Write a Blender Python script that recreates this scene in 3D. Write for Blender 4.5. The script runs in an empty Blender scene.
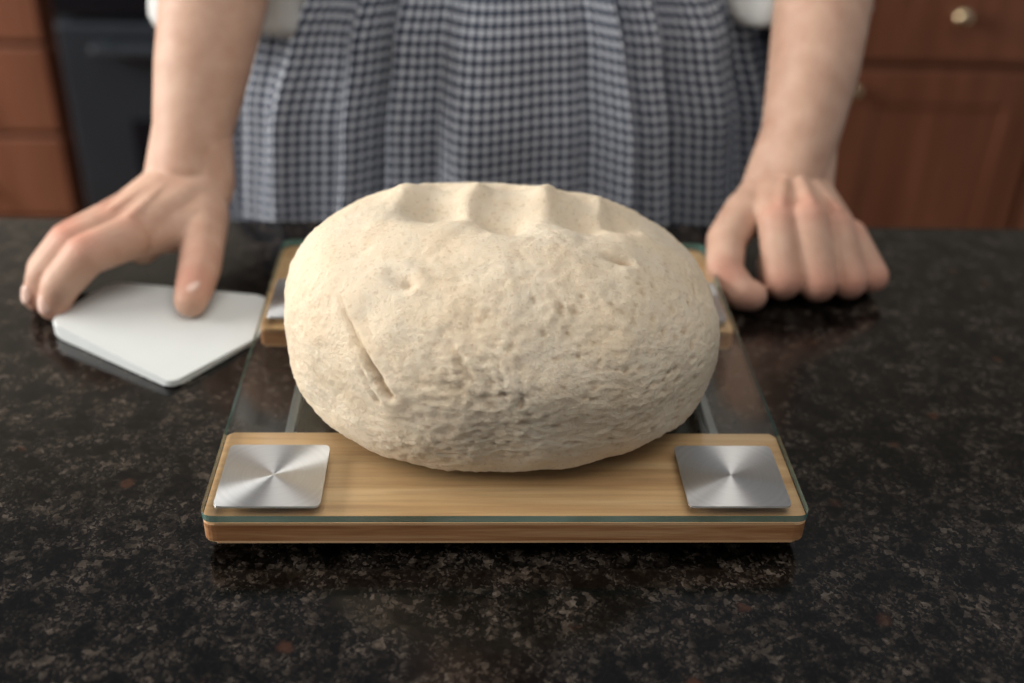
import bpy, bmesh, math, random
import numpy as np
from mathutils import Vector, Matrix, noise
random.seed(4)
sc=bpy.context.scene
COL=bpy.context.collection
sc.view_settings.view_transform='Standard'
sc.view_settings.look='None'

# ------------------------------------------------------------------ helpers
def new_mat(name):
    m=bpy.data.materials.new(name);m.use_nodes=True
    nt=m.node_tree;return m,nt,nt.nodes['Principled BSDF']
def N(nt,t,**kw):
    n=nt.nodes.new(t)
    for k,v in kw.items():
        if k.startswith('i_'):
            key=k[2:].replace('_',' ')
            n.inputs[key].default_value=v
        else: setattr(n,k,v)
    return n
def ramp(nt,fac,stops,interp='LINEAR'):
    r=nt.nodes.new('ShaderNodeValToRGB');cr=r.color_ramp;cr.interpolation=interp
    while len(cr.elements)<len(stops): cr.elements.new(.5)
    for e,(p,c) in zip(cr.elements,stops):
        e.position=p;e.color=(*c,1) if len(c)==3 else c
    nt.links.new(fac,r.inputs[0]);return r
def coords(nt,scale=(1,1,1),kind='Object'):
    tc=nt.nodes.new('ShaderNodeTexCoord');mp=nt.nodes.new('ShaderNodeMapping')
    mp.inputs['Scale'].default_value=scale
    nt.links.new(tc.outputs[kind],mp.inputs[0]);return mp.outputs[0]
def mixc(nt,fac,a,b,mode='MIX'):
    m=nt.nodes.new('ShaderNodeMix');m.data_type='RGBA';m.blend_type=mode
    for s,v in ((0,fac),(6,a),(7,b)):
        if isinstance(v,(int,float)): m.inputs[s].default_value=v
        elif isinstance(v,tuple): m.inputs[s].default_value=(*v,1)
        else: nt.links.new(v,m.inputs[s])
    return m.outputs[2]
def bump(nt,b,h,strength,dist):
    bn=nt.nodes.new('ShaderNodeBump');bn.inputs['Strength'].default_value=strength;bn.inputs['Distance'].default_value=dist
    nt.links.new(h,bn.inputs['Height']);nt.links.new(bn.outputs[0],b.inputs['Normal']);return bn
def empty(name,loc=(0,0,0)):
    o=bpy.data.objects.new(name,None);o.location=loc;COL.objects.link(o);o.empty_display_size=.05;return o
def mesh_obj(name,verts,faces,mat=None,parent=None,smooth=True,loc=(0,0,0)):
    me=bpy.data.meshes.new(name);me.from_pydata([tuple(v) for v in verts],[],faces);me.update()
    o=bpy.data.objects.new(name,me);COL.objects.link(o);o.location=loc
    if mat: me.materials.append(mat)
    if smooth: me.polygons.foreach_set('use_smooth',[True]*len(me.polygons))
    if parent: o.parent=parent
    return o
def bm_obj(name,bm,mat=None,parent=None,smooth=True,loc=(0,0,0)):
    me=bpy.data.meshes.new(name);bmesh.ops.recalc_face_normals(bm,faces=bm.faces);bm.to_mesh(me);bm.free()
    o=bpy.data.objects.new(name,me);COL.objects.link(o);o.location=loc
    if mat: me.materials.append(mat)
    if smooth: me.polygons.foreach_set('use_smooth',[True]*len(me.polygons))
    if parent: o.parent=parent
    return o
def box(name,lo,hi,mat,parent=None,bev=0.0,seg=3):
    bm=bmesh.new();bmesh.ops.create_cube(bm,size=1)
    lo=Vector(lo);hi=Vector(hi);c=(lo+hi)/2
    for v in bm.verts: v.co=Vector((v.co.x*(hi.x-lo.x),v.co.y*(hi.y-lo.y),v.co.z*(hi.z-lo.z)))
    if bev>0: bmesh.ops.bevel(bm,geom=bm.edges[:],offset=bev,segments=seg,affect='EDGES',profile=.5)
    return bm_obj(name,bm,mat,parent,smooth=False,loc=c)
def rounded(pts,r,seg=6):
    out=[];n=len(pts)
    for i in range(n):
        p=Vector(pts[i]);a=Vector(pts[i-1]);b=Vector(pts[(i+1)%n])
        rr=r[i] if isinstance(r,(list,tuple)) else r
        u=(a-p).normalized();v=(b-p).normalized();ang=u.angle(v);t=rr/math.tan(ang/2)
        p0=p+u*t;p1=p+v*t
        for k in range(seg+1):
            s=k/seg
            q=(1-s)**2*p0+2*s*(1-s)*p+s*s*p1
            out.append((q.x,q.y))
    return out
def prism(name,poly,z0,z1,mat,parent=None,bev=0,mat2=None,ztop=None,seg=2):
    bm=bmesh.new()
    b=[bm.verts.new((x,y,z0)) for x,y in poly]
    t=[bm.verts.new((x,y,(ztop(x,y) if ztop else z1))) for x,y in poly]
    n=len(poly)
    bm.faces.new(b[::-1]);bm.faces.new(t)
    for i in range(n):
        f=bm.faces.new((b[i],b[(i+1)%n],t[(i+1)%n],t[i]))
        if mat2: f.material_index=1
    if bev:
        ed=[e for e in bm.edges if (e.verts[0] in t and e.verts[1] in t) or (e.verts[0] in b and e.verts[1] in b)]
        bmesh.ops.bevel(bm,geom=ed,offset=bev,segments=seg,affect='EDGES',profile=.5)
    o=bm_obj(name,bm,mat,parent,smooth=False)
    if mat2: o.data.materials.append(mat2)
    return o
def rect(x0,x1,y0,y1): return [(x0,y0),(x1,y0),(x1,y1),(x0,y1)]
_ico={}
def ico(k):
    if k not in _ico:
        bm=bmesh.new();bmesh.ops.create_icosphere(bm,subdivisions=k,radius=1);_ico[k]=[v.co.copy() for v in bm.verts];bm.free()
    return _ico[k]
class Blob:
    def __init__(s): s.v=[];s.f=[]
    def hull(s,*balls):
        bm=bmesh.new()
        for b in balls:
            c=Vector(b[:3]);r=b[3]
            for d in ico(5 if r>.024 else 4 if r>.016 else 3): bm.verts.new(c+d*r)
        res=bmesh.ops.convex_hull(bm,input=bm.verts[:])
        dead=[g for g in res['geom_interior'] if isinstance(g,bmesh.types.BMVert)]
        bmesh.ops.delete(bm,geom=list(set(dead)),context='VERTS')
        bmesh.ops.delete(bm,geom=[v for v in bm.verts if not v.link_faces],context='VERTS')
        bm.verts.index_update();o=len(s.v)
        s.v+= [v.co.copy() for v in bm.verts]
        s.f+= [[o+v.index for v in f.verts] for f in bm.faces];bm.free()
    def chain(s,pts):
        for a,b in zip(pts[:-1],pts[1:]): s.hull(a,b)
    def build(s,name,mat,parent,voxel,smooth=6,fac=.5):
        o=mesh_obj(name,s.v,s.f,None,None)
        m=o.modifiers.new('r','REMESH');m.mode='VOXEL';m.voxel_size=voxel
        if smooth:
            k=o.modifiers.new('s','SMOOTH');k.factor=fac;k.iterations=smooth
        dg=bpy.context.evaluated_depsgraph_get();me=bpy.data.meshes.new_from_object(o.evaluated_get(dg))
        o.modifiers.clear();o.data=me;me.materials.clear();me.materials.append(mat)
        me.polygons.foreach_set('use_smooth',[True]*len(me.polygons));o.parent=parent
        return o

# ------------------------------------------------------------------ materials
def granite():
    m,nt,b=new_mat('granite_polished');L=nt.links.new
    co=coords(nt)
    w=N(nt,'ShaderNodeTexNoise',i_Scale=220.,i_Detail=3.);L(co,w.inputs['Vector'])
    wv=nt.nodes.new('ShaderNodeVectorMath');wv.operation='MULTIPLY_ADD';L(w.outputs['Color'],wv.inputs[0]);wv.inputs[1].default_value=(.006,)*3;L(co,wv.inputs[2])
    v1=N(nt,'ShaderNodeTexVoronoi',i_Scale=340.);L(wv.outputs[0],v1.inputs['Vector'])
    v2=N(nt,'ShaderNodeTexVoronoi',i_Scale=800.);L(wv.outputs[0],v2.inputs['Vector'])
    s1=nt.nodes.new('ShaderNodeSeparateColor');L(v1.outputs['Color'],s1.inputs[0])
    s2=nt.nodes.new('ShaderNodeSeparateColor');L(v2.outputs['Color'],s2.inputs[0])
    r1=ramp(nt,s1.outputs[0],[(0,(.003,.0027,.0026)),(.55,(.005,.0045,.004)),(.70,(.016,.012,.010)),(.84,(.038,.029,.022)),(.94,(.080,.062,.048)),(1,(.12,.098,.080))])
    r2=ramp(nt,s2.outputs[1],[(0,(.002,.002,.002)),(.55,(.005,.0045,.004)),(.8,(.030,.023,.018)),(1,(.11,.088,.070))])
    c=mixc(nt,.45,r1.outputs[0],r2.outputs[0])
    n=N(nt,'ShaderNodeTexNoise',i_Scale=55.,i_Detail=4.,i_Roughness=.6);L(co,n.inputs['Vector'])
    mk=ramp(nt,n.outputs['Fac'],[(.40,(.10,.10,.10)),(.62,(1,1,1))])
    c=mixc(nt,1.,c,mk.outputs[0],'MULTIPLY')
    v3=N(nt,'ShaderNodeTexVoronoi',i_Scale=60.);L(wv.outputs[0],v3.inputs['Vector'])
    s3=nt.nodes.new('ShaderNodeSeparateColor');L(v3.outputs['Color'],s3.inputs[0])
    sp=ramp(nt,s3.outputs[0],[(.93,(0,0,0)),(.95,(.7,.7,.7))]);
    near=ramp(nt,v3.outputs['Distance'],[(.12,(1,1,1)),(.3,(0,0,0))])
    mm=mixc(nt,1.,sp.outputs[0],near.outputs[0],'MULTIPLY')
    c=mixc(nt,mm,c,(.050,.020,.011))
    L(c,b.inputs['Base Color']);b.inputs['Roughness'].default_value=.15;b.inputs['Specular IOR Level'].default_value=.32
    return m
def wood(name,c0,c1,c2,axis='X',rough=.45,scale=1.,spec=.4):
    m,nt,b=new_mat(name);L=nt.links.new
    s={'X':(3,60,60),'Z':(60,60,3),'Y':(60,3,60)}[axis]
    co=coords(nt,tuple(a*scale for a in s))
    n=N(nt,'ShaderNodeTexNoise',i_Scale=1.5,i_Detail=6.,i_Roughness=.6,i_Distortion=.6);L(co,n.inputs['Vector'])
    co2=coords(nt,tuple(a*scale*4 for a in s))
    n2=N(nt,'ShaderNodeTexNoise',i_Scale=2.,i_Detail=3.);L(co2,n2.inputs['Vector'])
    r=ramp(nt,n.outputs['Fac'],[(.3,c0),(.5,c1),(.72,c2)])
    r2=ramp(nt,n2.outputs['Fac'],[(.35,(.8,.8,.8)),(.6,(1,1,1))])
    c=mixc(nt,.8,r.outputs[0],r2.outputs[0],'MULTIPLY')
    L(c,b.inputs['Base Color']);b.inputs['Roughness'].default_value=rough;b.inputs['Specular IOR Level'].default_value=spec
    bump(nt,b,n2.outputs['Fac'],.15,.0005)
    return m
def plain(name,c,rough=.5,metal=0.,spec=.5,nscale=30.,namt=.06,bstr=0.,bdist=.001):
    m,nt,b=new_mat(name);L=nt.links.new
    n=N(nt,'ShaderNodeTexNoise',i_Scale=nscale,i_Detail=3.);L(coords(nt),n.inputs['Vector'])
    r=ramp(nt,n.outputs['Fac'],[(.3,tuple(x*(1-namt) for x in c)),(.7,tuple(min(1,x*(1+namt)) for x in c))])
    L(r.outputs[0],b.inputs['Base Color']);b.inputs['Roughness'].default_value=rough;b.inputs['Metallic'].default_value=metal;b.inputs['Specular IOR Level'].default_value=spec
    if bstr: bump(nt,b,n.outputs['Fac'],bstr,bdist)
    return m
def dough_mat():
    m,nt,b=new_mat('wholegrain_dough');L=nt.links.new;co=coords(nt)
    n=N(nt,'ShaderNodeTexNoise',i_Scale=26.,i_Detail=8.,i_Roughness=.7);L(co,n.inputs['Vector'])
    r=ramp(nt,n.outputs['Fac'],[(.32,(.80,.645,.455)),(.5,(.87,.735,.55)),(.68,(.91,.80,.63))])
    v=N(nt,'ShaderNodeTexVoronoi',i_Scale=700.);L(co,v.inputs['Vector'])
    s=nt.nodes.new('ShaderNodeSeparateColor');L(v.outputs['Color'],s.inputs[0])
    sp=ramp(nt,s.outputs[0],[(.86,(0,0,0)),(.98,(.26,.26,.26))])
    c=mixc(nt,sp.outputs[0],r.outputs[0],(.52,.35,.19))
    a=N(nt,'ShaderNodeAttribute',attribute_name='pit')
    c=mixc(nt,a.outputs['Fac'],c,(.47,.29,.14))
    L(c,b.inputs['Base Color']);b.inputs['Roughness'].default_value=.8;b.inputs['Specular IOR Level'].default_value=.2
    b.inputs['Subsurface Weight'].default_value=.10;b.inputs['Subsurface Radius'].default_value=(.005,.003,.002);b.inputs['Subsurface Scale'].default_value=1.
    n2=N(nt,'ShaderNodeTexNoise',i_Scale=480.,i_Detail=6.,i_Roughness=.8);L(co,n2.inputs['Vector'])
    n3=N(nt,'ShaderNodeTexNoise',i_Scale=25.,i_Detail=2.);L(co,n3.inputs['Vector'])
    rr=ramp(nt,n3.outputs['Fac'],[(.35,(.7,.7,.7)),(.65,(1,1,1))])
    ad=nt.nodes.new('ShaderNodeMath');ad.operation='MULTIPLY';L(n2.outputs['Fac'],ad.inputs[0]);L(rr.outputs[0],ad.inputs[1])
    bump(nt,b,ad.outputs[0],1.,.0022)
    return m
def skin_mat():
    m,nt,b=new_mat('skin');L=nt.links.new;co=coords(nt)
    n=N(nt,'ShaderNodeTexNoise',i_Scale=55.,i_Detail=5.);L(co,n.inputs['Vector'])
    r=ramp(nt,n.outputs['Fac'],[(.3,(.46,.275,.195)),(.7,(.56,.365,.27))])
    a=N(nt,'ShaderNodeAttribute',attribute_name='red')
    c=mixc(nt,a.outputs['Fac'],r.outputs[0],(.53,.205,.145))
    a2=N(nt,'ShaderNodeAttribute',attribute_name='fold_shade')
    c=mixc(nt,a2.outputs['Fac'],c,(.34,.15,.10))  # shade of the finger creases painted into the skin colour
    L(c,b.inputs['Base Color']);b.inputs['Roughness'].default_value=.55;b.inputs['Specular IOR Level'].default_value=.3
    b.inputs['Subsurface Weight'].default_value=.12;b.inputs['Subsurface Radius'].default_value=(.006,.0025,.0015);b.inputs['Subsurface Scale'].default_value=1.
    n2=N(nt,'ShaderNodeTexNoise',i_Scale=420.,i_Detail=3.);L(co,n2.inputs['Vector'])
    bump(nt,b,n2.outputs['Fac'],.3,.0007)
    return m
def gingham():
    m,nt,b=new_mat('gingham_cloth');L=nt.links.new
    uv=nt.nodes.new('ShaderNodeUVMap');sx=nt.nodes.new('ShaderNodeSeparateXYZ');L(uv.outputs[0],sx.inputs[0])
    P=.0088
    def stripe(o):
        a=nt.nodes.new('ShaderNodeMath');a.operation='DIVIDE';L(o,a.inputs[0]);a.inputs[1].default_value=P
        f=nt.nodes.new('ShaderNodeMath');f.operation='FRACT';L(a.outputs[0],f.inputs[0])
        g=nt.nodes.new('ShaderNodeMath');g.operation='LESS_THAN';L(f.outputs[0],g.inputs[0]);g.inputs[1].default_value=.55
        return g.outputs[0]
    a=stripe(sx.outputs[0]);c=stripe(sx.outputs[1])
    s=nt.nodes.new('ShaderNodeMath');s.operation='ADD';L(a,s.inputs[0]);L(c,s.inputs[1])
    h=nt.nodes.new('ShaderNodeMath');h.operation='MULTIPLY';L(s.outputs[0],h.inputs[0]);h.inputs[1].default_value=.5
    r=ramp(nt,h.outputs[0],[(0,(.64,.67,.71)),(.5,(.165,.185,.235)),(1,(.018,.024,.041))])
    L(r.outputs[0],b.inputs['Base Color']);b.inputs['Roughness'].default_value=.85;b.inputs['Specular IOR Level'].default_value=.15
    b.inputs['Sheen Weight'].default_value=.1
    return m
def glass_mat():
    m,nt,b=new_mat('tempered_glass');L=nt.links.new;nt.nodes.remove(b)
    out=nt.nodes['Material Output']
    t=N(nt,'ShaderNodeBsdfTransparent');t.inputs[0].default_value=(.95,.975,.965,1)
    g=N(nt,'ShaderNodeBsdfGlossy')
    lw=N(nt,'ShaderNodeLayerWeight')
    p=nt.nodes.new('ShaderNodeMath');p.operation='POWER';L(lw.outputs['Facing'],p.inputs[0]);p.inputs[1].default_value=4.5
    q=nt.nodes.new('ShaderNodeMath');q.operation='MULTIPLY_ADD';L(p.outputs[0],q.inputs[0]);q.inputs[1].default_value=.92;q.inputs[2].default_value=.035
    nn=N(nt,'ShaderNodeTexNoise',i_Scale=60.);L(coords(nt),nn.inputs['Vector'])
    rr=ramp(nt,nn.outputs['Fac'],[(.3,(.03,.03,.03)),(.7,(.06,.06,.06))]);L(rr.outputs[0],g.inputs['Roughness'])
    x=nt.nodes.new('ShaderNodeMixShader');L(q.outputs[0],x.inputs[0]);L(t.outputs[0],x.inputs[1]);L(g.outputs[0],x.inputs[2]);L(x.outputs[0],out.inputs[0])
    return m
def glass_edge():
    m,nt,b=new_mat('glass_edge_green');L=nt.links.new
    n=N(nt,'ShaderNodeTexNoise',i_Scale=25.);L(coords(nt),n.inputs['Vector'])
    r=ramp(nt,n.outputs['Fac'],[(.35,(.04,.14,.125)),(.65,(.13,.30,.275))]);L(r.outputs[0],b.inputs['Base Color'])
    b.inputs['Roughness'].default_value=.15;b.inputs['Alpha'].default_value=.9;b.inputs['Specular IOR Level'].default_value=.8
    return m
def brushed():
    m,nt,b=new_mat('spun_steel');L=nt.links.new
    co=coords(nt);n=N(nt,'ShaderNodeTexNoise',i_Scale=500.)
    ln=nt.nodes.new('ShaderNodeVectorMath');ln.operation='LENGTH';L(co,ln.inputs[0])
    n.noise_dimensions='1D';L(ln.outputs['Value'],n.inputs['W'])
    r=ramp(nt,n.outputs['Fac'],[(.3,(.58,.59,.59)),(.7,(.62,.63,.63))]);L(r.outputs[0],b.inputs['Base Color'])
    b.inputs['Metallic'].default_value=1.;b.inputs['Roughness'].default_value=.42;b.inputs['Anisotropic'].default_value=.90
    b.inputs['Anisotropic Rotation'].default_value=.25
    t=nt.nodes.new('ShaderNodeTangent');t.direction_type='RADIAL';t.axis='Z';L(t.outputs[0],b.inputs['Tangent'])
    return m

M_gran=granite();M_dough=dough_mat();M_skin=skin_mat();M_ging=gingham();M_glass=glass_mat();M_gedge=glass_edge();M_steel=brushed()
M_bamboo=wood('bamboo',(.50,.265,.125),(.64,.375,.19),(.73,.465,.26),'X',.4,1.)
M_bside=wood('bamboo_end',(.26,.105,.04),(.40,.19,.08),(.60,.36,.18),'X',.45,2.)
M_cherry=wood('cherry_cabinet',(.125,.043,.021),(.165,.060,.031),(.205,.078,.042),'Z',.42,.35)
M_cherrydark=wood('cherry_frame',(.080,.029,.015),(.11,.039,.020),(.14,.052,.028),'Z',.45,.35)
M_black=plain('appliance_black',(.017,.021,.027),.35)
M_blackglass=plain('oven_glass',(.006,.007,.009),.08)
M_brass=plain('brass',(.75,.60,.38),.22,1.)
M_metal=plain('satin_metal',(.35,.36,.37),.4,1.)
M_plastic=plain('white_plastic',(.66,.69,.68),.4,0,.5,20,.03)
M_dark=plain('dark_plastic',(.012,.012,.012),.5)
M_shirt=plain('linen_shirt',(.60,.60,.58),.9,0,.1,500,.05,.3,.0006)
M_hair=plain('brown_hair',(.10,.05,.025),.5,0,.4,90,.4,.6,.004)
M_nail=plain('nail',(.62,.41,.33),.25,0,.5)
M_wall=plain('wall_paint',(.42,.38,.32),.9,0,.2,8,.03)
M_floor=wood('floor_wood',(.16,.09,.05),(.22,.13,.07),(.28,.17,.1),'X',.4,.15)
M_trim=plain('trim_white',(.7,.7,.68),.5)
M_eye=plain('eye_white',(.8,.8,.78),.2);M_iris=plain('iris_brown',(.06,.03,.015),.15);M_lip=plain('lips',(.5,.17,.14),.4)

# ------------------------------------------------------------------ counter island
isl=empty('kitchen_island')
box('granite_top',(-1.5,-1.0,-.032),(1.5,.241,0),M_gran,isl,.004,3)
box('island_body',(-1.4,-.9,-.80),(1.4,.17,-.0325),M_cherrydark,isl,.002)
box('island_plinth',(-1.36,-.86,-.90),(1.36,.11,-.8005),M_dark,isl)

# ------------------------------------------------------------------ scale
ks=empty('kitchen_scale')
prism('glass_platform',rounded(rect(-.151,.151,-.151,.151),.007),.0222,.0270,M_glass,ks,.0004,M_gedge)
prism('bamboo_front',rounded(rect(-.1507,.1507,-.1507,-.0755),[.007,.007,.003,.003]),.0090,.0218,M_bamboo,ks,.0014,M_bside)
prism('bamboo_back',rounded(rect(-.1507,.1507,.035,.1507),[.003,.003,.007,.007]),.0090,.0218,M_bamboo,ks,.0014,M_bside)
for i,(x,y) in enumerate([(-.1190,-.1205),(.1165,-.1205),(-.1205,.0640),(.1205,.0640)]):
    bm=bmesh.new();pl=rounded(rect(-.0262,.0262,-.0252,.0252),.004,5)
    t=bm.verts.new((0,0,.0006));rings=[]
    for k in range(1,7):
        rings.append([bm.verts.new((a*k/6,b*k/6,.0006)) for a,b in pl])
    bt=[bm.verts.new((a,b,-.0006)) for a,b in pl];n=len(pl)
    for j in range(n):
        bm.faces.new((t,rings[0][j],rings[0][(j+1)%n]))
        for k in range(5): bm.faces.new((rings[k][j],rings[k+1][j],rings[k+1][(j+1)%n],rings[k][(j+1)%n]))
        bm.faces.new((rings[5][j],bt[j],bt[(j+1)%n],rings[5][(j+1)%n]))
    bm.faces.new(bt[::-1])
    bm_obj('steel_plate_%d'%(i+1),bm,M_steel,ks,smooth=False,loc=(x,y,.0277))
for i,x in enumerate((-.119,.119)):
    box('connecting_bar_%d'%(i+1),(x-.0027,-.0760,.0105),(x+.0027,.0355,.0160),M_metal,ks,.001)
for i,(x,y) in enumerate([(-.125,-.12),(.125,-.12),(-.125,.12),(.125,.12)]):
    bm=bmesh.new();bmesh.ops.create_cone(bm,cap_ends=True,segments=32,radius1=.014,radius2=.016,depth=.0090)
    bm_obj('rubber_foot_%d'%(i+1),bm,M_dark,ks,smooth=False,loc=(x,y,.0045))

# ------------------------------------------------------------------ dough
def build_dough():
    bm=bmesh.new();bmesh.ops.create_icosphere(bm,subdivisions=7,radius=1)
    D=np.array([v.co[:] for v in bm.verts]);F=[[v.index for v in f.verts] for f in bm.faces];bm.free()
    n=2.25
    h=(np.abs(D[:,0])**n+np.abs(D[:,1])**n)**(1/n)
    mm=np.where(D[:,2]>0,2.25,2.9)
    r=(h**mm+np.abs(D[:,2])**mm)**(-1/mm);S=D*r[:,None]
    cx,cy,cz=.0000,-.019,.066
    up=S[:,2]>0
    X=S[:,0]*.1235;Y=S[:,1]*np.where(S[:,1]<0,.1120,.0970);Z=S[:,2]*np.where(up,.0665,.0590)
    Z=Z-np.where(up,.006*S[:,0]*np.clip(S[:,2],0,1),0)
    X=X-.004*np.clip(S[:,2],0,1)
    P=np.stack([X+cx,Y+cy,Z+cz],1)
    V3=[Vector(p) for p in P]
    low=np.array([noise.fractal(p*14+Vector((3,1,7)),1.,2.,3) for p in V3])
    mid=np.array([noise.fractal(p*60,.9,2.,4) for p in V3])
    fin=np.array([noise.fractal(p*300,.6,2.,4) for p in V3])
    msk=np.array([noise.noise(p*22+Vector((9,2,4))) for p in V3]);msk=np.clip(.8+msk*1.0,.55,1)
    nrm=S/np.linalg.norm(S,axis=1)[:,None]
    P=P+nrm*(low*.0038+mid*.0006+fin*.00080*msk)[:,None]
    wx=np.array([noise.noise(p*45+Vector((1,5,2))) for p in V3])*.005;wy=np.array([noise.noise(p*45+Vector((8,3,6))) for p in V3])*.005
    x,y,z=P[:,0].copy(),P[:,1].copy(),P[:,2].copy()
    top=np.clip((D[:,2]-.15)/.4,0,1)
    for (a,b,sx,sy,d) in [(-.040,-.014,.0175,.0145,.0125),(.001,-.024,.0175,.0180,.0120),(.040,-.019,.0150,.0160,.0130),(.064,-.012,.009,.012,.007),
                          (-.019,.001,.0060,.016,-.0065),(.022,.001,.0060,.015,-.0060),(.054,.001,.006,.013,-.005),(-.056,.006,.010,.014,-.004),
                          (-.036,.028,.009,.012,.005),(.004,.028,.013,.012,.008),(.039,.028,.010,.012,.006),(-.0705,-.05,.012,.02,.002)]:
        P[:,2]-=d*top*np.exp(-((x+wx-a)/sx)**2-((y+wy-b)/sy)**2)
    front=np.clip((-D[:,1]-.05)/.25,0,1)
    pit=np.zeros(len(P))
    Q=np.stack([x,y,z],1)
    jit=np.array([noise.noise(p*180) for p in V3])*.0010
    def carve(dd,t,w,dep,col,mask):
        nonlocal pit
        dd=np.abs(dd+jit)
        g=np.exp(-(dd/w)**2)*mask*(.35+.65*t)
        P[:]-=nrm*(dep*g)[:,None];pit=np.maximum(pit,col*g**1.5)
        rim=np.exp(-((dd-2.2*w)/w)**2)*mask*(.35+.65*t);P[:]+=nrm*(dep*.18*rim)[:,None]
    def seg(ax,az,bx,bz,w0,w1,dep,col=.8):
        dx,dz=bx-ax,bz-az;t=np.clip(((x-ax)*dx+(z-az)*dz)/(dx*dx+dz*dz),0,1)
        carve(np.hypot(x-ax-t*dx,z-az-t*dz),t,w0+(w1-w0)*t,dep,col,front)
    def seg3(a,b,w,dep,col):
        a=np.array(a);b=np.array(b);d=b-a;t=np.clip((Q-a)@d/(d@d),0,1)
        carve(np.linalg.norm(Q-a-t[:,None]*d,axis=1)*.8,t,w,dep,col,1.)
    seg(-.085,.110,-.0590,.077,.0009,.0020,.0040,.9)
    seg(-.078,.094,-.065,.072,.0008,.0012,.0018,.35)
    seg(-.066,.106,-.056,.088,.0008,.0008,.0011,.2)
    seg(-.074,.112,-.066,.098,.0007,.0008,.0010,.15)
    seg(-.0085,.104,-.002,.080,.0007,.0011,.0020,.40)
    seg(.004,.098,.006,.078,.0006,.0010,.0016,.3)
    seg(-.034,.108,-.018,.090,.0009,.0012,.0018,.3)
    seg(-.040,.098,-.026,.084,.0007,.0011,.0016,.3)
    seg(-.028,.088,-.008,.076,.0008,.0011,.0016,.3)
    seg3((-.059,-.077,.1210),(-.051,-.083,.1180),.0030,.0050,.55)
    seg3((.052,-.060,.1240),(.062,-.061,.1210),.0022,.0042,.95)
    seg3((-.078,-.032,.1200),(-.074,-.034,.1210),.0030,.0038,.3)
    tear=np.exp(-(((x+.018)/.028)**2+((z-.088)/.016)**2))*front
    rg=np.array([noise.ridged_multi_fractal(Vector((p[0]*150,p[1]*150,p[2]*110)),.9,2.,4,1.,2.) if t>.05 else 0 for p,t in zip(P,tear)])
    rg=rg-np.mean(rg[tear>.05])
    P=P+nrm*(rg*tear*.0013)[:,None]
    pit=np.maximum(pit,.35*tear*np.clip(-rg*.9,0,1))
    rnd=random.Random(8)
    for k in range(130):
        ax=rnd.uniform(-.02,.105);az=rnd.uniform(.045,.118)
        w=rnd.uniform(.0005,.0009);an=rnd.uniform(0,3.14);ca,sa=math.cos(an),math.sin(an);st=rnd.uniform(1.2,2.8)
        u=(x-ax)*ca+(z-az)*sa;v=-(x-ax)*sa+(z-az)*ca
        g=np.exp(-((u/st)**2+(v+jit*.5)**2)/w**2)*front
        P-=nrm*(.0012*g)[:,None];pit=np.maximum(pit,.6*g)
    P[:,2]=np.where(P[:,2]<.0272,.0272,P[:,2])
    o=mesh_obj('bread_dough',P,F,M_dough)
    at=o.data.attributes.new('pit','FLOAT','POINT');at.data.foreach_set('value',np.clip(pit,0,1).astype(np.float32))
    return o
build_dough()

# ------------------------------------------------------------------ scraper
scp=empty('dough_scraper')
poly=rounded([(-.292,.061),(-.199,-.003),(-.156,.056),(-.158,.110),(-.266,.118)],[.012,.008,.009,.009,.012],7)
prism('plastic_blade',poly,.0008,0,M_plastic,scp,.0011,ztop=lambda x,y:.0034+.056*(-.155-x),seg=3)

# ------------------------------------------------------------------ woman
wo=empty('woman')
def getco(o):
    me=o.data;n=len(me.vertices);c=np.empty(n*3,np.float32);me.vertices.foreach_get('co',c);return c.reshape(-1,3)
def reddify(o,pts):
    c=getco(o);r=np.zeros(len(c))
    for (x,y,z,s,a) in pts: r=np.maximum(r,a*np.exp(-((c-np.array([x,y,z]))**2).sum(1)/s**2))
    at=o.data.attributes.new('red','FLOAT','POINT');at.data.foreach_set('value',r.astype(np.float32))
def creases(o,js):
    # js: (joint xyz, finger direction, number of folds, dorsal direction, reach)
    me=o.data;c=getco(o);n=len(c);nn=np.empty(n*3,np.float32);me.vertices.foreach_get('normal',nn);nn=nn.reshape(-1,3)
    dsp=np.zeros(n);fold_shade=np.zeros(n)
    for p,d,k,up,reach in js:
        p=np.array(p[:3]);d=np.array(d,float);d/=np.linalg.norm(d);up=np.array(up,float);up/=np.linalg.norm(up)
        q=c-p;t=q@d;fall=np.exp(-((q*q).sum(1))/reach**2)*np.clip((nn@up)*1.6,0,1)
        for i in range(k):
            o_=(i-(k-1)/2)*.0030
            g=np.exp(-((t-o_)/.0009)**2)*fall;dsp-=g*.0007;fold_shade=np.maximum(fold_shade,g*.6)  # groove in the mesh, plus its painted darkening
    c=c+nn*dsp[:,None];me.vertices.foreach_set('co',c.astype(np.float32).ravel());me.update()
    at=me.attributes.new('fold_shade','FLOAT','POINT');at.data.foreach_set('value',fold_shade.astype(np.float32))
def dirv(a,b): return tuple(b[i]-a[i] for i in range(3))
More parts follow.
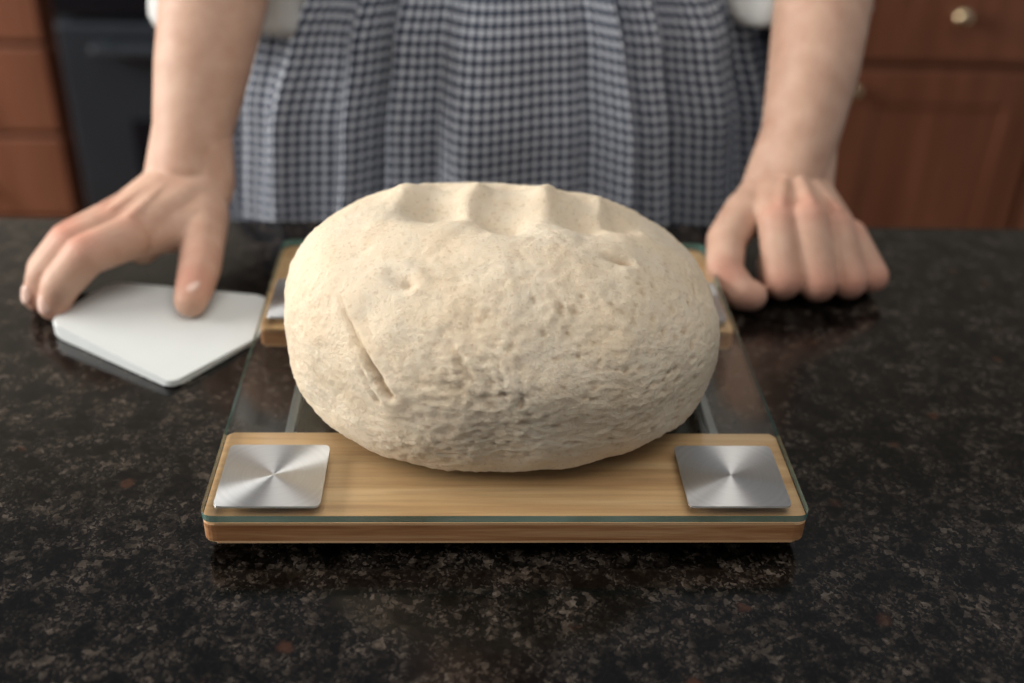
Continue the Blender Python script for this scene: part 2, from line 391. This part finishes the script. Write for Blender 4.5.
# right arm of the woman (camera left), hand on scraper
B=Blob()
B.chain([(-.165,.405,.475,.046),(-.190,.335,.262,.041)])
B.chain([(-.192,.325,.250,.040),(-.206,.262,.168,.0385),(-.2125,.232,.128,.0345),(-.2175,.210,.097,.0295),(-.221,.188,.066,.0255)])
B.hull((-.233,.184,.058,.0200),(-.208,.182,.056,.0200),(-.219,.208,.092,.0275))
idx=[(-.248,.112,.046,.0150),(-.2700,.0910,.0440,.0138),(-.2860,.0790,.0275,.0124),(-.2925,.0775,.0135,.0104)]
mid=[(-.262,.127,.046,.0145),(-.2850,.1055,.0430,.0134),(-.3010,.0935,.0265,.0120),(-.3065,.0905,.0125,.0102)]
rin=[(-.272,.145,.042,.0135),(-.2935,.1245,.0380,.0122),(-.3085,.1130,.0220,.0110),(-.3125,.1085,.0110,.0092)]
pin=[(-.274,.163,.035,.0120),(-.2925,.1440,.0300,.0108),(-.3040,.1350,.0170,.0096),(-.3070,.1300,.0100,.0084)]
for f in (idx,mid,rin,pin): B.chain(f)
B.hull((-.233,.182,.054,.0190),(-.208,.178,.052,.0190),(-.248,.113,.044,.0135),(-.262,.128,.044,.0130))
B.hull((-.233,.182,.054,.0190),(-.262,.128,.044,.0130),(-.272,.146,.040,.0120),(-.274,.163,.034,.0110))
B.hull((-.236,.172,.040,.015),(-.260,.140,.030,.012),(-.245,.130,.030,.012))
for a,b in (((-.228,.165,.0640),idx),((-.232,.170,.0650),mid),((-.240,.176,.0620),rin)):
    B.hull((a[0],a[1],a[2],.005),(b[0][0],b[0][1],b[0][2]+.0100,.0050))
# thumb
B.hull((-.210,.176,.048,.018),(-.207,.148,.041,.0175),(-.228,.142,.040,.015),(-.243,.120,.041,.0125))
B.chain([(-.207,.156,.042,.0180),(-.2025,.127,.0355,.0152),(-.2010,.104,.0280,.0144),(-.2020,.088,.0210,.0128),(-.2030,.0785,.0170,.0110)])
hl=B.build('right_arm_and_hand',M_skin,wo,.0012,7)
reddify(hl,[(-.202,.085,.028,.014,.6),(-.201,.104,.034,.014,.35)]+[(p[1][0],p[1][1],p[1][2]+.01,.013,.6) for p in (idx,mid,rin,pin)]+[(p[0][0],p[0][1],p[0][2]+.01,.012,.35) for p in (idx,mid,rin)]+[(p[3][0],p[3][1],p[3][2],.012,.5) for p in (idx,mid,rin)])
up=(-.2,-.5,.85)
creases(hl,[(f[1],dirv(f[0],f[2]),3,up,.011) for f in (idx,mid,rin,pin)]+[(f[2],dirv(f[1],f[3]),2,up,.009) for f in (idx,mid,rin)]+[((-.201,.104,.028),(0,-.9,-.35),3,(0,-.3,.95),.012),((-.206,.130,.036),(0,-.9,-.35),2,(0,-.3,.95),.012)])
# left arm (camera right), fist
B=Blob()
B.chain([(.192,.405,.475,.046),(.258,.345,.272,.040)])
B.chain([(.260,.332,.258,.039),(.244,.262,.172,.0360),(.2365,.234,.133,.0335),(.2280,.211,.098,.0295),(.220,.192,.068,.0262)])
B.hull((.205,.190,.058,.0205),(.232,.190,.057,.0200),(.2275,.211,.094,.0275))
fi=[(.199,.137,.052,.0145),(.2005,.109,.0200,.0138),(.200,.128,.0135,.0125),(.200,.142,.016,.010)]
fm=[(.219,.135,.055,.0148),(.2250,.107,.0195,.0138),(.225,.128,.0135,.0125),(.223,.142,.016,.010)]
fr=[(.240,.138,.048,.0138),(.2490,.113,.0178,.0130),(.248,.132,.0125,.0115),(.245,.145,.015,.010)]
fp=[(.254,.143,.038,.0128),(.2695,.124,.0155,.0118),(.266,.139,.0115,.0105),(.263,.150,.014,.009)]
for f in (fi,fm,fr,fp): B.chain(f)
B.hull((.206,.190,.057,.0185),(.229,.190,.056,.0185),(.199,.142,.050,.0125),(.219,.140,.053,.0125))
B.hull((.229,.190,.056,.0185),(.219,.140,.053,.0125),(.240,.143,.046,.0120),(.254,.148,.036,.0110))
B.hull((.206,.185,.045,.017),(.236,.180,.042,.016),(.208,.150,.035,.013),(.250,.152,.030,.012))
for a,b in (((.212,.178,.0690),fi),((.220,.178,.0695),fm),((.228,.178,.0675),fr)):
    B.hull((a[0],a[1],a[2],.005),(b[0][0],b[0][1],b[0][2]+.0110,.0056))
# thumb
B.hull((.200,.186,.052,.018),(.182,.165,.044,.0150),(.200,.152,.046,.013))
B.chain([(.184,.168,.045,.0165),(.1645,.140,.036,.0140),(.1600,.114,.0230,.0130),(.1700,.1005,.0145,.0120),(.1775,.099,.0130,.0106)])
hr=B.build('left_arm_and_hand',M_skin,wo,.0012,7)
reddify(hr,[(p[0][0],p[0][1]-.004,p[0][2]+.01,.013,.45) for p in (fi,fm,fr,fp)]+[(p[1][0],p[1][1]-.008,p[1][2],.015,.55) for p in (fi,fm,fr,fp)]+[(.158,.104,.026,.014,.5),(.173,.094,.014,.012,.5)])
up=(0,-.8,.5)
creases(hr,[(f[1],(0,-.45,-.9),3,up,.012) for f in (fi,fm,fr,fp)]+[((.160,.114,.0235),(.1,-.85,-.5),3,(-.3,-.4,.8),.012)])
def nail(name,c,n,d,w,l):
    bm=bmesh.new();bmesh.ops.create_uvsphere(bm,u_segments=20,v_segments=12,radius=1)
    n=Vector(n).normalized();d=Vector(d).normalized();d=(d-n*d.dot(n)).normalized();s=n.cross(d)
    for v in bm.verts:
        a,b_,c_=v.co;v.co=Vector(c)+s*(a*w)+d*(b_*l)+n*(c_*.0011-.0014*a*a)
    bm_obj(name,bm,M_nail,wo)
nail('thumb_nail_1',(-.2022,.0805,.0296),(-.1,-.42,.9),(-.05,-.9,-.42),.0068,.0082)
nail('index_nail',(-.2960,.0690,.0185),(-.40,-.86,.25),(-.15,-.15,-.95),.0058,.0066)
nail('middle_nail',(-.3125,.0830,.0180),(-.6,-.75,.28),(-.1,-.2,-.9),.0056,.0064)

# shirt + sleeves
B=Blob();c0=.012
B.hull((c0-.07,.425,.16,.088),(c0+.07,.425,.16,.088),(c0-.072,.42,.35,.100),(c0+.072,.42,.35,.100))
B.hull((c0-.072,.42,.35,.100),(c0+.072,.42,.35,.100),(c0-.145,.425,.485,.048),(c0+.145,.425,.485,.048),(c0,.43,.54,.055))
B.hull((c0-.155,.425,.485,.052),(-.186,.352,.285,.056));B.hull((c0+.155,.425,.485,.052),(.256,.358,.292,.056))
B.build('linen_blouse',M_shirt,wo,.004,8)
def sleeve(name,c1,c2,r1,r2):
    V=[];F=[];n=96;m=26
    for j in range(m+1):
        t=j/m;c=Vector(c1).lerp(Vector(c2),t);r=r1+(r2-r1)*t
        for i in range(n):
            a=2*math.pi*i/n
            k=1+.05*math.sin(5*a+6*t)+.035*math.sin(9*a-5*t+1)+.03*math.sin(14*t+2*a)
            if j==m: k*=.96
            V.append((c.x+math.cos(a)*r*k,c.y+math.sin(a)*r*k*.85,c.z+.006*math.sin(3*a)*t))
    for j in range(m):
        for i in range(n): F.append((j*n+i,j*n+(i+1)%n,(j+1)*n+(i+1)%n,(j+1)*n+i))
    o=mesh_obj(name,V,F,M_shirt,wo);s=o.modifiers.new('t','SOLIDIFY');s.thickness=.0025;return o
sleeve('rolled_sleeve_1',(-.188,.352,.300),(-.210,.358,.128),.060,.066)
sleeve('rolled_sleeve_2',(.256,.356,.305),(.256,.362,.140),.058,.058)

def apron():
    rows=110;cols=900;V=[];UV=[]
    def prof(z):
        ks=[(.225,.166,.108),(.19,.178,.115),(.12,.212,.135),(.05,.230,.146),(-.05,.240,.155),(-.3,.262,.175),(-.62,.290,.205)]
        for a,b in zip(ks[:-1],ks[1:]):
            if z<=a[0] and z>=b[0]:
                t=(a[0]-z)/(a[0]-b[0]);t=t*t*(3-2*t)*.5+t*.5;return a[1]+(b[1]-a[1])*t,a[2]+(b[2]-a[2])*t
        return ks[-1][1:]
    arc=[0]
    def pt(a,z):
        hw,d=prof(z);amp=.0065+.0095*min(1,(.225-z)/.14)
        w=.55*noise.noise(Vector((math.cos(a)*2.2,math.sin(a)*2.2,z*.9)))
        f=math.sin(23*a+7*w)+.45*math.sin(39*a+9*w+1.3)+.55*math.sin(11*a+2)
        f=f if f<0 else f*.8
        f+=.7*noise.noise(Vector((math.cos(a)*6,math.sin(a)*6,z*5)))
        k=1+amp*f/hw
        ca,sa=math.cos(a),math.sin(a);e=2/2.3
        return (c0+hw*k*math.copysign(abs(ca)**e,ca),.425+d*k*math.copysign(abs(sa)**e,sa),z)
    zr=-.02;prev=Vector(pt(0,zr))
    for i in range(1,cols+1):
        q=Vector(pt(2*math.pi*i/cols,zr));arc.append(arc[-1]+(q-prev).length);prev=q
    for j in range(rows+1):
        z=.225-(.845)*(j/rows)**1.15
        for i in range(cols): V.append(pt(2*math.pi*i/cols,z))
    F=[];U=[]
    for j in range(rows):
        z0=.225-(.845)*(j/rows)**1.15;z1=.225-(.845)*((j+1)/rows)**1.15
        for i in range(cols):
            i2=(i+1)%cols
            F.append((j*cols+i,(j+1)*cols+i,(j+1)*cols+i2,j*cols+i2))
            U+=[(arc[i],z0),(arc[i],z1),(arc[i+1],z1),(arc[i+1],z0)]
    o=mesh_obj('gingham_apron_skirt',V,F,M_ging,wo)
    uv=o.data.uv_layers.new(name='UVMap');uv.data.foreach_set('uv',[c for u in U for c in u])
    s=o.modifiers.new('t','SOLIDIFY');s.thickness=.0012;s.offset=-1
    V=[];F=[];U=[];n=30;m=36
    for j in range(m+1):
        z=.215+.225*j/m
        for i in range(n+1):
            x=(i/n-.5)*(.25-.07*j/m);yy=.42-(.100+.010)-.004*min(1,j/12)+1.6*x*x+ (0.06*max(0,(z-.36))/.08*.3)
            V.append((c0+x,yy,z))
    for j in range(m):
        for i in range(n):
            q=(j*(n+1)+i,j*(n+1)+i+1,(j+1)*(n+1)+i+1,(j+1)*(n+1)+i);F.append(q)
            U+=[(V[k][0],V[k][2]) for k in q]
    o=mesh_obj('gingham_apron_bib',V,F,M_ging,wo);uv=o.data.uv_layers.new(name='UVMap');uv.data.foreach_set('uv',[c for u in U for c in u])
    s=o.modifiers.new('t','SOLIDIFY');s.thickness=.0015
    V=[];F=[];U=[];n=160
    for j in range(5):
        for i in range(n):
            a=2*math.pi*i/n;V.append((c0+.174*math.cos(a),.425+.116*math.sin(a),.205+.035*j/4))
    for j in range(4):
        for i in range(n):
            F.append((j*n+i,j*n+(i+1)%n,(j+1)*n+(i+1)%n,(j+1)*n+i));U+=[(i*.0058,j*.009),((i+1)*.0058,j*.009),((i+1)*.0058,j*.009+.009),(i*.0058,j*.009+.009)]
    o=mesh_obj('gingham_apron_waistband',V,F,M_ging,wo);uv=o.data.uv_layers.new(name='UVMap');uv.data.foreach_set('uv',[c for u in U for c in u])
    s=o.modifiers.new('t','SOLIDIFY');s.thickness=.002
apron()
# head, neck, legs
B=Blob();B.hull((c0,.432,.53,.050),(c0,.415,.63,.050))
B.hull((c0,.425,.735,.078),(c0,.395,.745,.076),(c0,.372,.665,.036),(c0,.385,.70,.066))
B.hull((c0,.322,.715,.008),(c0,.308,.688,.010),(c0,.33,.688,.015))
for s in (-1,1): B.hull((c0+s*.078,.41,.715,.012),(c0+s*.080,.415,.690,.009),(c0+s*.074,.40,.70,.010))
o=B.build('head_and_neck',M_skin,wo,.003,5);reddify(o,[(c0+.04,.33,.69,.03,.3),(c0-.04,.33,.69,.03,.3)])
B=Blob();B.hull((c0,.45,.765,.082),(c0,.42,.785,.078),(c0,.47,.70,.070));B.hull((c0,.515,.745,.042),(c0,.53,.74,.04));
B.hull((c0-.062,.405,.775,.028),(c0+.062,.405,.775,.028),(c0,.375,.802,.03));B.build('hair',M_hair,wo,.004,4)
for s in (-1,1):
    for nm,r,yy,mt in (('eye',.0115,.3385,M_eye),('iris',.0058,.3315,M_iris)):
        bm=bmesh.new();bmesh.ops.create_uvsphere(bm,u_segments=20,v_segments=14,radius=r);bm_obj('%s_%d'%(nm,(s+3)//2),bm,mt,wo,loc=(c0+s*.031,yy,.722))
B=Blob();B.hull((c0-.018,.338,.660,.004),(c0,.331,.662,.0062),(c0+.018,.338,.660,.004));B.build('mouth',M_lip,wo,.0012,3)
for k,s in enumerate((-1,1)):
    B=Blob();x=c0+s*.09
    B.chain([(x,.43,-.02,.080),(x,.42,-.42,.056),(x,.43,-.53,.052),(x,.44,-.82,.034)]);B.hull((x,.44,-.84,.034),(x,.38,-.865,.032))
    o=B.build('leg_%d'%(k+1),M_skin,wo,.004,4);reddify(o,[])
    B=Blob();B.hull((x,.455,-.868,.031),(x,.38,-.87,.0295),(x,.30,-.876,.0235));B.build('shoe_%d'%(k+1),M_dark,wo,.004,4)

# ------------------------------------------------------------------ back cabinets
def knob(name,x,z,y,par):
    bm=bmesh.new()
    prof=[(0,-.030),(.008,-.0295),(.0135,-.026),(.0150,-.021),(.0125,-.016),(.007,-.012),(.005,-.006),(.0085,-.001),(.0085,0)]
    n=28;rings=[]
    for r,h in prof: rings.append([bm.verts.new((math.cos(2*math.pi*i/n)*max(r,.0002),h,math.sin(2*math.pi*i/n)*max(r,.0002))) for i in range(n)])
    for a,b in zip(rings[:-1],rings[1:]):
        for i in range(n): bm.faces.new((a[i],a[(i+1)%n],b[(i+1)%n],b[i]))
    bm.faces.new(rings[0]);bm_obj(name,bm,M_brass,par,loc=(x,y,z))
def raised_panel(name,x0,x1,z0,z1,y,par,w=.06):
    bm=bmesh.new()
    def ring(d,yy): return [bm.verts.new(p) for p in ((x0+d,yy,z0+d),(x1-d,yy,z0+d),(x1-d,yy,z1-d),(x0+d,yy,z1-d))]
    R=[ring(0,y+.02),ring(0,y+.003),ring(.003,y),ring(w,y),ring(w+.006,y+.004),ring(w+.012,y+.005)]
    for a,b in zip(R[:-1],R[1:]):
        for i in range(4): bm.faces.new((a[i],a[(i+1)%4],b[(i+1)%4],b[i]))
    bm.faces.new(R[-1]);bm.faces.new(R[0][::-1])
    bm_obj(name,bm,M_cherry,par,smooth=False)
YF=1.30
cl=empty('drawer_cabinet')
box('carcass',(-1.40,YF,-.80),(-.695,1.90,-.035),M_cherrydark,cl,.001)
box('toe_kick',(-1.40,YF+.06,-.90),(-.695,1.88,-.801),M_dark,cl)
z=-.040
for i,h in enumerate((.139,.148,.148,.148,.148)):
    for j,(a,b) in enumerate(((-1.385,-1.055),(-1.045,-.712))):
        box('drawer_front_%d_%d'%(i+1,j+1),(a,YF-.020,z-h),(b,YF-.0002,z),M_cherry,cl,.004)
        knob('drawer_knob_%d_%d'%(i+1,j+1),(a+b)/2,z-h/2,YF-.020,cl)
    z-=h+.009
cr=empty('base_cabinet')
box('carcass',(.600,YF,-.80),(1.40,1.90,-.035),M_cherrydark,cr,.001)
box('toe_kick',(.600,YF+.06,-.90),(1.40,1.88,-.801),M_dark,cr)
for j,(a,b) in enumerate(((.625,.985),(1.0,1.385))):
    box('drawer_front_%d'%(j+1),(a,YF-.020,-.187),(b,YF-.0002,-.042),M_cherry,cr,.004)
    raised_panel('cabinet_door_%d'%(j+1),a,b,-.785,-.200,YF-.0202,cr,.062)
    knob('drawer_knob_%d'%(j+1),(a+b)/2-.006,-.105,YF-.020,cr)
    knob('door_knob_%d'%(j+1),a+.013,-.234,YF-.020,cr)
ov=empty('oven_range')
box('oven_body',(-.690,YF-.01,-.895),(.060,1.90,.005),M_black,ov,.003)
box('oven_door',(-.680,YF-.045,-.70),(.050,YF-.0105,-.14),M_black,ov,.006)
box('oven_window',(-.58,YF-.048,-.62),(-.05,YF-.0455,-.30),M_blackglass,ov,.001)
box('control_panel',(-.680,YF-.040,-.13),(.050,YF-.0105,-.01),M_blackglass,ov,.004)
box('warming_drawer',(-.680,YF-.040,-.87),(.050,YF-.0105,-.71),M_black,ov,.004)
box('oven_handle',(-.62,YF-.085,-.185),(-.01,YF-.065,-.165),M_black,ov,.008)
for i,x in enumerate((-.6,-.03)): box('handle_post_%d'%(i+1),(x-.01,YF-.066,-.183),(x+.01,YF-.0448,-.167),M_black,ov)
dw=empty('dishwasher')
box('dishwasher_body',(.066,YF-.005,-.895),(.594,1.90,-.035),M_black,dw,.003)
box('dishwasher_door',(.072,YF-.035,-.78),(.588,YF-.0055,-.16),M_black,dw,.006)
box('dishwasher_panel',(.072,YF-.038,-.15),(.588,YF-.0055,-.045),M_blackglass,dw,.005)
wt=empty('granite_worktop')
box('worktop_left',(-1.42,YF-.03,-.034),(-.694,1.90,0),M_gran,wt,.004)
box('worktop_right',(.064,YF-.03,-.034),(1.42,1.90,0),M_gran,wt,.004)

# ------------------------------------------------------------------ room
box('floor',(-2.6,-2.6,-1.0),(2.6,2.0,-.9),M_floor)
box('wall_back',(-2.6,1.905,-.9),(2.6,2.0,1.7),M_wall)
wl=empty('wall_left')
box('wall_below_window',(-2.6,-2.6,-.9),(-2.5,1.904,.15),M_wall,wl)
box('wall_above_window',(-2.6,-2.6,1.45),(-2.5,1.904,1.7),M_wall,wl)
box('wall_front_part',(-2.6,-2.6,.15),(-2.5,-.9,1.45),M_wall,wl)
box('wall_rear_part',(-2.6,1.3,.15),(-2.5,1.904,1.45),M_wall,wl)
wi=empty('window_1')
for nm,lo,hi in (('frame_bottom',(-2.53,-.9,.15),(-2.48,1.3,.2)),('frame_top',(-2.53,-.9,1.4),(-2.48,1.3,1.45)),('frame_left',(-2.53,-.9,.2),(-2.48,-.85,1.4)),('frame_right',(-2.53,1.25,.2),(-2.48,1.3,1.4)),('mullion',(-2.52,.18,.2),(-2.49,.22,1.4))):
    box(nm,lo,hi,M_trim,wi)
box('baseboard_back',(-2.5,1.885,-.9),(-1.42,1.904,-.8),M_trim)

# ------------------------------------------------------------------ lights
def area(name,loc,tgt,sx,sy,e,c):
    l=bpy.data.lights.new(name,'AREA');l.shape='RECTANGLE';l.size=sx;l.size_y=sy;l.energy=e;l.color=c
    o=bpy.data.objects.new(name,l);COL.objects.link(o);o.location=loc
    o.rotation_euler=(Vector(tgt)-Vector(loc)).to_track_quat('-Z','Y').to_euler();return o
area('window_daylight',(-2.45,.2,.90),(0,0,.1),2.0,1.15,116,(1,.97,.93))
area('overhead_fill',(.1,-.3,1.6),(0,0,0),1.2,1.2,14,(1,.945,.87))  # added fill light from above, brightens the dough front
w=bpy.data.worlds.new('World');sc.world=w;w.use_nodes=True
bg=w.node_tree.nodes['Background'];bg.inputs[0].default_value=(.93,.95,1,1);bg.inputs[1].default_value=.28

# ------------------------------------------------------------------ camera
cd=bpy.data.cameras.new('camera');cam=bpy.data.objects.new('camera',cd);COL.objects.link(cam)
cd.sensor_width=36;cd.lens=1130.649/1024*36;cd.clip_start=.02
cam.matrix_world=Matrix.Translation((-.0237,-.58077,.39017))@(Matrix.Rotation(-.05219,4,'Z')@Matrix.Rotation(math.pi/2-.5483,4,'X')@Matrix.Rotation(.03362,4,'Z'))
cd.dof.use_dof=True;cd.dof.focus_distance=.57;cd.dof.aperture_fstop=3.5
sc.camera=cam
